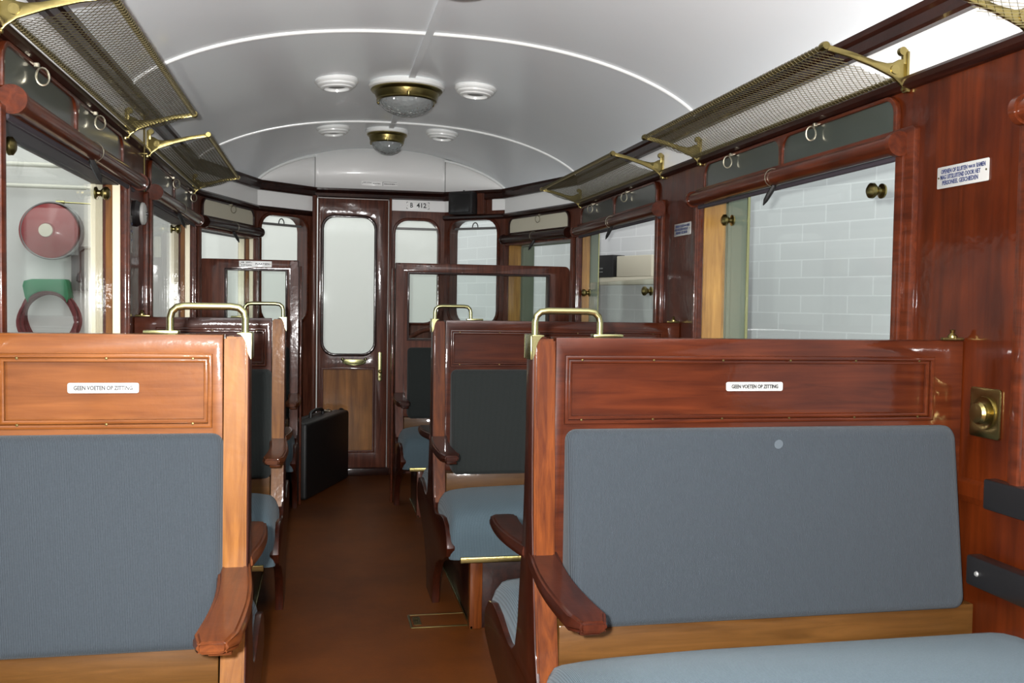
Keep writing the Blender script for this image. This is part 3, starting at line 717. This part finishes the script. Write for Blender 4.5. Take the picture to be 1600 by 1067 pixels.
# ------------------------------------------------------------------ ventilation panels and roller blinds above the side windows
def vent_panel(side, y0, y1, label, n_hooks=(.32, .79), angled=False):
    sg = 1 if side == 'R' else -1; xw = XR if side == 'R' else XL
    if angled:
        P, Q = (PR[1], PR[2]) if side == 'R' else (PL[1], PL[2]); m = frame_mat(P, Q, 0)
        if side == 'R': m = m @ Matrix.Scale(-1, 4, (0, 0, 1))
        off = 0
    else:
        m = mat_from((0, 1, 0), (0, 0, 1), (-sg, 0, 0), (xw, 0, 0))
    root = thing('ventilation_panel', label, 'ventilation panel', (0, 0, 0), 'green ventilation panels over the windows')
    L = y1-y0; mid = y0+L*.5
    def fixn(q): bmesh.ops.recalc_face_normals(q.bm, faces=q.bm.faces); return q
    o = rect(y0, y1, 1.512, 1.612, .045, 6, .004)
    if angled: hs = [rect(y0+.012, y1-.012, 1.522, 1.602, .038, 6, .004)]
    else: hs = [rect(y0+.014, mid-.012, 1.522, 1.602, .038, 6, .004), rect(mid+.012, y1-.014, 1.522, 1.602, .038, 6, .004)]
    fixn(MB().plate([o]+hs, .014, m @ Matrix.Translation((0, 0, .007)), .003)).build('frame', 'redframe' if not angled else 'darkwood', root)
    for h in hs:
        fixn(MB().plate([h], .004, m @ Matrix.Translation((0, 0, .005)))).build('panel', 'green' if not angled else 'shelf', root)  # angled panels are green too, their pale colour paints in the light on them
    for q in n_hooks:
        u = y0+L*q; k = MB()
        k.box(u-.006, u+.006, 1.598, 1.610, .012, .024, .002, 1, m)
        ring = [(u+.004*math.cos(a), 1.580+.019*math.sin(a), .030+.0125*math.cos(a)) for a in [2*math.pi*i/16 for i in range(16)]]
        k.tube([m @ Vector(p) for p in ring], .0026, 6, closed=True)
        fixn(k).build('ring_hook', 'chrome', root)
    return root
vent_panel('R', 2.07, 3.25, 'green framed ventilation panel over the near right window')
vent_panel('R', 3.74, 4.92, 'green ventilation panel over the second right window')
vent_panel('R', .42, 1.60, 'green ventilation panel over the right window beside the photographer')
vent_panel('L', 2.07, 3.25, 'green framed ventilation panel over the near left window', (.18, .65))
vent_panel('L', 3.74, 4.92, 'green ventilation panel over the second left window', (.43, .9))
vent_panel('R', La-.74, La-.06, 'green ventilation panel, coloured pale as if lit, over the angled right window by the end', (.45,), True)
vent_panel('L', La-.74, La-.06, 'green ventilation panel, coloured pale as if lit, over the angled left window by the end', (.5,), True)
def blind(side, y0, y1, label, strap=True, angled=False, mat='redframe'):
    sg = 1 if side == 'R' else -1; xw = XR if side == 'R' else XL
    if angled:
        P, Q = (PR[1], PR[2]) if side == 'R' else (PL[1], PL[2]); m = frame_mat(P, Q, 0)
        if side == 'R': m = m @ Matrix.Scale(-1, 4, (0, 0, 1))
    else: m = mat_from((0, 1, 0), (0, 0, 1), (-sg, 0, 0), (xw, 0, 0))
    root = thing('roller_blind', label, 'roller blind', (0, 0, 0), 'rolled up window blinds')
    def fixn(q): bmesh.ops.recalc_face_normals(q.bm, faces=q.bm.faces); return q
    zc, d, R = 1.484, .034, .0235
    MB().tube([m @ Vector((y0+.01, zc, d)), m @ Vector((y1-.01, zc, d))], R, 20).build('roller_tube', mat, root)
    for u in (y0, y1): MB().tube([m @ Vector((u-.008, zc, d)), m @ Vector((u+.008, zc, d))], R+.006, 22).build('end_disc', 'redframe' if not angled else mat, root)
    fixn(MB().box(y0+.015, y1-.015, 1.448, 1.462, .012, .022, .003, 1, m)).build('hem_bar', 'blind', root)
    um = y0+(y1-y0)*.5
    ring = [(um, zc+(R+.004)*math.cos(a), d+(R+.004)*math.sin(a)) for a in [math.pi*(-.15+1.4*i/14) for i in range(15)]]
    MB().tube([m @ Vector(p) for p in ring], .0014, 5).build('wire_loop', 'chrome', root)
    if strap:
        pts = [(um-.006, 1.468, .03), (um+.002, 1.452, .034), (um+.012, 1.436, .040), (um+.022, 1.418, .046), (um+.029, 1.404, .050)]
        MB().tube([m @ Vector(p) for p in pts], [.006, .0085, .0085, .007, .0015], 8).build('pull_strap', 'leather', root)
    return root
blind('R', 2.03, 3.29, 'red-brown rolled blind above the near right window')
blind('R', 3.66, 4.93, 'rolled blind above the second right window')
blind('R', .40, 1.62, 'rolled blind above the right window beside the photographer')
blind('L', 2.06, 3.40, 'red-brown rolled blind above the near left window')
blind('L', 3.70, 4.93, 'rolled blind above the second left window', mat='redframe')
blind('R', La-.76, La-.04, 'dark rolled blind above the angled right window', True, True, 'darkwood')
blind('L', La-.76, La-.04, 'dark rolled blind above the angled left window', True, True, 'darkwood')

# ------------------------------------------------------------------ luggage racks
def make_rack(side):
    """brass brackets, two rails and a sagging wire net, built at y = 0 .. L"""
    sg = 1 if side == 'R' else -1; L = 1.25; xi = -.012; xo = -.222     # measured inward from the wall face
    root = thing('luggage_rack', '', 'luggage rack', (XR if side == 'R' else XL, 0, 0))
    def X(a): return sg*a
    zr = 1.702
    q = MB(); q.tube([(X(xo), .0, zr), (X(xo), L, zr)], .0062, 10); q.build('front_rail', 'darkbrass', root)
    q = MB(); q.tube([(X(-.034), .0, zr-.062), (X(-.034), L, zr-.062)], .005, 8); q.build('rear_rail', 'darkbrass', root)
    for yy, big in ((0, True), (L, True)):
        q = MB()
        zw = zr-.048
        prof = [(X(xo-.006), zr-.006), (X(xo-.002), zr+.007), (X(-.15), zr-.008), (X(-.09), zr-.024), (X(-.06), zr-.028), (X(-.045), zr-.026), (X(-.03), zr-.018), (X(-.018), zr-.016), (X(-.010), zr-.022),
                (X(-.010), zw-.030), (X(-.014), zw-.040), (X(-.026), zw-.026), (X(-.045), zw-.012), (X(-.065), zw-.004), (X(-.10), zw+.010), (X(-.16), zw+.028)]
        q.plate([prof], .008, Matrix.Translation((0, yy, 0)) @ Matrix.Rotation(math.pi/2, 4, 'X'), .002)
        q.lathe([(0, -.007), (.011, -.007), (.011, .007), (0, .007)], (X(-.040), yy, zw+.006), 'Y', 20)
        q.lathe([(0, -.012), (.009, -.012), (.011, -.005), (.011, .005), (.009, .012), (0, .012)], (X(xo), yy, zr), 'Y', 16)
        q.box(min(X(-.012), X(0)), max(X(-.012), X(0)), yy-.010, yy+.010, zw-.046, zw+.050, .003)
        q.lathe([(.0, -.006), (.010, -.006), (.010, .006), (0, .006)], (X(-.020), yy, zw+.050), 'Y', 14)
        q.box(min(X(-.020), X(-.006)), max(X(-.020), X(-.006)), yy-.005, yy+.005, zw+.02, zw+.055, .002)
        q.lathe([(0, 0), (.006, 0), (.005, .006), (0, .008)], (X(-.012), yy, zw-.038), 'X', 10, sg > 0)
        q.build('bracket', 'brass', root)
    # net: two families of wires over a sagging section
    def sec(v):
        x = xo+(-.034-xo)*v; return X(x), zr-.062*v-.010*math.sin(math.pi*v)
    Wn = .19; pitch = .019; q = MB(); n = int((L+Wn)/pitch); seg = 7
    b = bmesh.new()
    for fam in (1, -1):
        for i in range(n+1):
            s0 = -Wn+i*pitch if fam > 0 else i*pitch
            pts = []
            for k in range(seg*2+1):
                v = k/(seg*2); y = s0+fam*Wn*v
                if y < 0 or y > L: continue
                x, z = sec(v); pts.append(Vector((x, y, z+.0006*fam)))
            if len(pts) < 2: continue
            prev = None
            for p in pts:
                ring = [b.verts.new(p+Vector((.00085*math.cos(a), 0, .00085*math.sin(a)))) for a in (0, 2.1, 4.2)]
                if prev:
                    for j in range(3): b.faces.new((prev[j], prev[(j+1) % 3], ring[(j+1) % 3], ring[j]))
                prev = ring
    q._join(b)
    for k in range(0, int(L/.017)):            # lashing rings round the front rail
        y = .01+k*.017
        ring = [(X(xo)+.0078*math.cos(a), y+.004*math.sin(a), zr+.0078*math.sin(a)) for a in [2*math.pi*j/7 for j in range(7)]]
        q.tube(ring, .001, 3, closed=True)
        ring = [(X(-.034)+.0066*math.cos(a), y+.004*math.sin(a), zr-.062+.0066*math.sin(a)) for a in [2*math.pi*j/7 for j in range(7)]]
        q.tube(ring, .001, 3, closed=True)
    q.build('net', 'netwire', root, clean=False)
    return root
rk = make_rack('R'); rk.location.y = 2.045; rk['label'] = 'brass net luggage rack over the near right window'; rk['group'] = 'brass net luggage racks'
c = copy_tree(rk); c.location.y = 3.685; c['label'] = 'brass net luggage rack over the second right window'
c = copy_tree(rk); c.location.y = .375; c['label'] = 'brass net luggage rack cut by the top right corner of the picture'
lk_ = make_rack('L'); lk_.location.y = 2.055; lk_['label'] = 'brass net luggage rack over the near left window'; lk_['group'] = 'brass net luggage racks'
c = copy_tree(lk_); c.location.y = 3.70; c['label'] = 'brass net luggage rack over the second left window'

# ------------------------------------------------------------------ ceiling lamps and vents
def lamp(x, y, s, label, tall=1.0):
    zc = ceil_z(x, y); r = thing('ceiling_lamp', label, 'ceiling lamp', (x, y, zc), 'ceiling lamps on the centre line')
    MB().lathe([(0, .006), (.150*s, .006), (.158*s, -.004), (.162*s, -.014), (.158*s, -.022), (.146*s, -.027), (0, -.027)]).build('mounting_plate', 'trimwhite', r)
    MB().lathe([(.120*s, -.022), (.148*s, -.024), (.152*s, -.030), (.146*s, -.037), (.136*s, -.040), (.132*s, -.054), (.126*s, -.066), (.128*s, -.072), (.120*s, -.076), (.112*s, -.074)], seg=48).build('brass_ring', 'brass', r)
    for a in range(3):
        q = 2*math.pi*a/3+.5; k = MB(); k.lathe([(0, 0), (.007, 0), (.007, .012), (.004, .018), (0, .02)], (.135*s*math.cos(q), .135*s*math.sin(q), -.058), 'Z', 10, True)
        k.build('thumb_screw', 'brass', r)
    pr = [(.115*s, -.068)]+[(.115*s*math.cos(a), -.072-.062*tall*math.sin(a)) for a in [math.pi/2*i/10 for i in range(11)]]
    pr[-1] = (0, pr[-1][1]); MB().lathe(pr, seg=40).build('glass_bowl', 'bowl', r, smooth=60)
    MB().lathe([(0, -.035), (.018, -.035), (.02, -.06), (.028*1, -.08), (.02, -.098), (0, -.105)], seg=16).build('bulb', 'enamel', r)
    return r
lamp(.345, 2.46, 1, 'brass-ringed ceiling lamp cut by the top edge of the picture')
lamp(.345, 4.08, 1, 'large brass-ringed glass bowl lamp in the middle of the ceiling')
lamp(.338, 5.22, .72, 'small farthest brass ceiling lamp near the end wall')
def vent(x, y, label):
    z = ceil_z(x, y); nrm = (ceil_z(x+.02, y)-ceil_z(x-.02, y))/.04
    r = thing('ceiling_vent', label, 'ceiling vent', (x, y, z), 'round white ceiling ventilators'); r.rotation_euler = (0, -math.atan(nrm)*.6, 0)
    MB().lathe([(.080, .012), (.088, .004), (.089, -.012), (.084, -.018), (.080, -.019), (.079, -.026), (.072, -.031), (.068, -.032), (.066, -.037), (.052, -.040), (.050, -.030), (.030, -.026)], seg=40).build('rim', 'trimwhite', r)
    MB().lathe([(0, -.030), (.036, -.030), (.040, -.026), (.036, -.022), (0, -.022)], seg=24).build('damper_disc', 'grey', r)
vent(.050, 4.02, 'round white ceiling vent left of the large lamp'); vent(.632, 4.02, 'round white ceiling vent right of the large lamp')
vent(.050, 5.14, 'round white ceiling vent left of the small far lamp'); vent(.628, 5.14, 'round white ceiling vent right of the small far lamp')

# ------------------------------------------------------------------ small fittings
r = thing('flush_door_fitting', 'square brass plate with round brass knob on the right wall below the window', 'brass fitting', (XR, 1.738, .866))
MB().plate([rect(-.045, .045, -.052, .052, .006, 3), [(.034*math.cos(a), .034*math.sin(a)) for a in [2*math.pi*k/24 for k in range(24)]]], .005, mat_from((0, -1, 0), (0, 0, 1), (-1, 0, 0), (-.003, 0, .016)), .001).build('plate', 'brass', r)
MB().lathe([(.036, 0), (.034, .007), (.026, .004), (.018, .006), (.021, .012), (.024, .018), (.02, .024), (0, .027)], (-.002, 0, .016), 'X', 28, True).build('knob', 'brass', r)
r = thing('service_bell', 'black round bell with white porcelain face on left pillar between the windows', 'bell', (XL, 3.475, 1.385))
MB().lathe([(0, 0), (.045, 0), (.046, .012), (.040, .02), (.038, .026), (0, .026)], (0, 0, 0), 'X', 28).build('base', 'black', r)
MB().lathe([(.037, .025), (.040, .029), (.038, .036), (.028, .041), (0, .043)], (0, 0, 0), 'X', 28).build('porcelain_face', 'enamel', r)
MB().lathe([(0, .042), (.006, .042), (.005, .047), (0, .048)], (0, 0, 0), 'X', 12).build('push_button', 'black', r)
# conduit rod with a wing nut under the left bracket
r = MB().tube([(XL+.02, 3.56, 1.47), (XL+.02, 3.56, 1.755)], .0035, 8).box(XL+.008, XL+.032, 3.552, 3.568, 1.60, 1.606, .001).tube([(XL+.02, 3.56, 1.735), (XL+.034, 3.56, 1.74), (XL+.036, 3.56, 1.752), (XL+.024, 3.56, 1.757)], .002, 6).build('brass_rod', 'darkbrass'); tag(r, 'thin vertical brass rod with wing nut on left pillar beside the rack brackets', 'rod')
r = thing('heating_pipe_cover', 'long black painted pipe cover low along the right wall', 'pipe cover', (XR, 0, 0))
MB().box(-.040, -.004, -1.5, 1.735, .525, .588, .006).build('cover', 'black', r)
k = MB()
for y in (-1.0, -.2, .6, 1.4, 1.70): k.lathe([(0, 0), (.006, 0), (.004, .003), (0, .004)], (-.040, y, .555), 'X', 10, True)
k.build('screw', 'grey', r)
r = MB().box(XR-.032, XR-.001, .36, 1.700, .69, .752, .004).build('window_ledge', 'black'); tag(r, 'black ledge below the right window at the picture edge', 'ledge')
r = thing('heater_box', 'dark square box mounted above the right end window', 'equipment box', (.90, 5.86, 1.70))
tdir = Vector((PR[3][0]-PR[2][0], PR[3][1]-PR[2][1], 0)).normalized(); nin = Vector((0, 0, 1)).cross(tdir); ctr = Vector((*along(PR[3], PR[2], .168), 0))-Vector((.90, 5.86, 0))
mm = mat_from(tdir, (0, 0, 1), tuple(nin), ctr)
q = MB().box(-.087, .087, -.055, .082, .004, .085, .006, 2, mm); bmesh.ops.recalc_face_normals(q.bm, faces=q.bm.faces); q.build('casing', 'dkplastic', r)
q = MB().box(-.07, .07, -.045, .07, .083, .092, .004, 2, mm); bmesh.ops.recalc_face_normals(q.bm, faces=q.bm.faces); q.build('cover', 'black', r)
q = MB().box(-.14, -.09, -.055, .09, .004, .03, .003, 1, mm); bmesh.ops.recalc_face_normals(q.bm, faces=q.bm.faces); q.build('backboard', 'endwood', r)
q = MB().lathe([(0, 0), (.006, 0), (.006, .014), (0, .016)], tuple(mm @ Vector((.0, .081, .04))), 'Z', 10); q.build('terminal', 'black', r)
# floor hatch
r = thing('floor_hatch', 'small brass-framed hatch set in the brown floor beside the second right bench', 'floor hatch', (.40, 3.21, 0))
MB().plate([rect(-.102, .102, -.068, .068, .004, 2), rect(-.094, .094, -.060, .060)], .003, Matrix.Translation((0, 0, .0015)), .0005).build('frame', 'darkbrass', r)
MB().plate([rect(-.093, .093, -.059, .059)], .002, Matrix.Translation((0, 0, .0011))).build('lid', 'floor', r)
k = MB().plate([rect(-.088, -.062, -.04, .04, .004, 2)], .002, Matrix.Translation((0, 0, .003))); k.tube([(-.075+.008*math.cos(a), .018*math.sin(a), .0045) for a in [2*math.pi*i/12 for i in range(12)]], .0012, 5, closed=True); k.build('lifting_ring', 'darkbrass', r)
# brake wheel behind the right partition
r = thing('hand_wheel', 'brown wooden hand wheel behind the right glazed partition', 'hand wheel', (.64, 5.62, 0))
MB().tube([(.19*math.cos(a), 0, .745+.19*math.sin(a)) for a in [2*math.pi*k/40 for k in range(40)]], .014, 10, closed=True).build('rim', 'endwood', r)
k = MB()
for a in range(4): q = a*math.pi/2+.785; k.tube([(0, 0, .745), (.185*math.cos(q), 0, .745+.185*math.sin(q))], .007, 8)
k.build('spokes', 'darkbrass', r)
MB().lathe([(0, -.02), (.03, -.02), (.03, .02), (.012, .04), (0, .04)], (0, 0, .745), 'Y', 20).box(-.03, .03, .03, .08, 0, .80, .006).build('pedestal', 'black', r)

# suitcase
ang = math.atan2(5.90-5.24, .168-(-.078)); Lc_ = math.hypot(.246, .66)
r = thing('suitcase', 'black suitcase standing on the aisle floor before the end door', 'suitcase', (-.078, 5.25, 0)); r.rotation_euler = (0, 0, ang)
TH = .155
MB().box(0, Lc_, 0, TH*.66, .002, .425, .018, 4).build('body', 'leather', r)
MB().box(0, Lc_, TH*.67, TH, .002, .425, .018, 4).build('lid', 'leather', r)
MB().tube([(Lc_*.36, TH*.5, .424), (Lc_*.365, TH*.5, .448), (Lc_*.40, TH*.5, .458), (Lc_*.5, TH*.5, .462), (Lc_*.6, TH*.5, .458), (Lc_*.635, TH*.5, .448), (Lc_*.64, TH*.5, .424)], .010, 10).build('handle', 'leather', r)
k = MB()
for x in (.16, .84): k.box(Lc_*x-.016, Lc_*x+.016, TH*.5, TH*.82, .424, .430, .002); k.tube([(Lc_*x-.01, TH*.62, .430), (Lc_*x-.01, TH*.62, .438), (Lc_*x+.01, TH*.62, .438), (Lc_*x+.01, TH*.62, .430)], .002, 6)
k.build('clasp', 'chrome', r)
k = MB()
for x in (0, Lc_):
    for z in (.012, .415): k.lathe([(0, 0), (.02, 0), (.016, .004), (0, .005)], (x, TH*.33, z), 'X', 12, x == 0)
k.build('corner_stud', 'black', r)

# ------------------------------------------------------------------ the hall outside
struct(MB().box(-5, 5, -3, 7.9, -.95, -.9).build('floor_hall', 'hallfloor'))
hw = MB().box(-4.2, 3.4, 7.62, 7.8, -.9, 3.6).build('wall_hall_end', 'paleplaster'); struct(hw)
# brick wall standing at an angle beyond the right windows
A, B = (3.55, 1.70), (.95, 7.6); Lw = length(A, B); mid = Vector(((A[0]+B[0])/2, (A[1]+B[1])/2, 0)); an = math.atan2(B[1]-A[1], B[0]-A[0])
hb = MB().box(-Lw/2, Lw/2, -.14, 0, -.9, 3.6).build('wall_hall_brick', 'brick'); hb.location = mid; hb.rotation_euler = (0, 0, an); struct(hb)
# hose reel and hose hanger on the end wall, far left
YH = 7.6
r = thing('fire_hose_reel', 'round red hose reel disc on the wall seen through near left window', 'hose reel', (-1.968, YH, 1.575))
MB().lathe([(0, 0), (.19, 0), (.205, .02), (.214, .10), (.214, .12), (.206, .125), (.2, .12)], (.02, .015, 0), 'Y', 48, True).build('drum', 'grey', r)  # grey drum body, shifted sideways to draw the reel's reflected ghost
MB().lathe([(.208, .100), (.200, .118), (.12, .150), (.055, .165), (.052, .160), (.0, .160)], (0, .015, 0), 'Y', 48, True).build('red_disc', 'red', r)
MB().lathe([(0, .160), (.049, .160), (.047, .170), (0, .172)], (-.008, .015, 0), 'Y', 24, True).build('hub', 'shelf', r)
r = thing('hose_hanger', 'green hanger holding dark red hose loops below the red reel', 'hose hanger', (-1.970, YH, 1.07))
arc = [(-.15, .02), (-.165, .10), (-.155, .135), (-.10, .15), (.12, .152), (.135, .13), (.150, .02)]+[(.115*math.cos(a)*1.15, -.02+.085*math.sin(a)) for a in [math.pi*k/12 for k in range(13)]]
MB().plate([arc], .14, Matrix.Translation((0, -.08, 0)) @ Matrix.Rotation(math.pi/2, 4, 'X'), .006).build('holder', 'greenplastic', r)
k = MB()
for j, (rx, off) in enumerate(((.165, 0), (.18, .01), (.195, -.012), (.172, -.03), (.188, -.05))):
    pts = [(rx*1.05*math.cos(a)*(1+.05*math.sin(3*a+j)), -.03-j*.022, -.14+off*.3+rx*1.15*math.sin(a)) for a in [2*math.pi*q/36 for q in range(36)]]
    k.tube(pts, .012, 7, closed=True)
k.build('hose_loops', 'hosered', r)
for (z, x0, x1, rad, lb) in ((2.055, -3.4, -1.2, .018, 'upper horizontal white pipe on wall behind left window'), (1.90, -3.4, -1.72, .016, 'middle horizontal white pipe on wall above the red reel')):
    tag(MB().tube([(x0, YH-.06, z), (x1, YH-.06, z)], rad, 12).tube([(x1, YH-.06, z), (x1+.05, YH-.06, z)], rad*.7, 10).build('wall_pipe', 'pipe'), lb, 'pipe', 'pipes on the hall wall')
tag(MB().tube([(-1.93, YH-.05, 1.79), (-1.70, YH-.05, 1.785), (-1.4, YH-.05, 1.785)], .006, 8).tube([(-1.93, YH-.05, 1.79), (-1.87, YH-.05, 1.79)], .013, 8).build('wall_pipe', 'palebrass'), 'thin brass pipe with coupling just above the red reel', 'pipe')
r = thing('wall_tap', 'grey mounting board with thin bent tap pipe right of the red reel', 'tap', (-1.755, YH, 1.34))
MB().box(-.08, .06, -.02, .0, -.2, .13, .004).build('board', 'grey', r)
MB().tube([(.10, -.04, .12), (.02, -.04, .11), (-.01, -.04, .09), (-.01, -.04, -.05), (-.02, -.04, -.09)], .006, 8).lathe([(0, -.02), (.02, -.01), (.022, .02), (.01, .05), (0, .05)], (-.02, -.04, -.12), 'Z', 14).build('tap_pipe', 'black', r)
for x, lb in ((-1.50, 'broad white post outside the left windows'), (-.83, 'white painted post outside the second left window')):
    pass
# shelf with boxes beyond the second right window
sd = Vector((B[0]-A[0], B[1]-A[1], 0)).normalized()
def wall_pt(y): return A[0]+(B[0]-A[0])*(y-A[1])/(B[1]-A[1])
r = thing('wall_shelf', 'pale shelf on the brick wall outside the second right window', 'shelf', (wall_pt(5.62)-.035, 5.62, 1.262)); r.rotation_euler = (0, 0, an)
MB().box(-.72, .50, .0, .12, -.045, 0, .003).build('board', 'shelf', r)
MB().box(-.55, -.52, 0, .1, -.22, -.045, .002).box(.35, .38, 0, .1, -.22, -.045, .002).build('shelf_bracket', 'grey', r)
base = Vector(r.location)
def on_shelf(u, v): return tuple(base+Vector((math.cos(an)*u-math.sin(an)*v, math.sin(an)*u+math.cos(an)*v, 0)))
r = thing('black_box', 'black box with pale lettering standing on pale shelf outside', 'box', on_shelf(.10, .075)); r.rotation_euler = (0, 0, an)
MB().box(-.19, .19, -.05, .05, .001, .135, .004).build('body', 'dkplastic', r)
MB().box(-.10, .10, .05, .052, .05, .058).box(-.10, .08, .05, .052, .03, .036).build('printed_line', 'grey', r)
r = MB().box(-.15, .15, -.05, .05, .001, .125, .004).build('carton', 'shelf'); r.location = on_shelf(-.27, .07); r.rotation_euler = (0, 0, an); tag(r, 'pale carton right of the black box on the shelf', 'box')

r = MB().tube([(.0, 0, 0), (.0, 0, .14), (.01, 0, .17), (.035, 0, .21)], .006, 8).tube([(.04, 0, 0), (.04, 0, .13), (.03, 0, .17), (.0, 0, .22)], .006, 8).build('bent_rods', 'hosered'); r.location = on_shelf(.20, .05); r.location.z += .13; tag(r, 'two thin bent brown rods above the black box outside', 'rod')

# ------------------------------------------------------------------ drawing units -> metres
done = set()
for o in list(bpy.data.objects):
    if o.type in {'CAMERA', 'LIGHT'}: continue
    o.location = o.location*S
    for md in o.modifiers:
        if md.type == 'SOLIDIFY': md.thickness *= S
    if o.type == 'MESH' and o.data.name not in done:
        o.data.transform(Matrix.Scale(S, 4)); done.add(o.data.name)
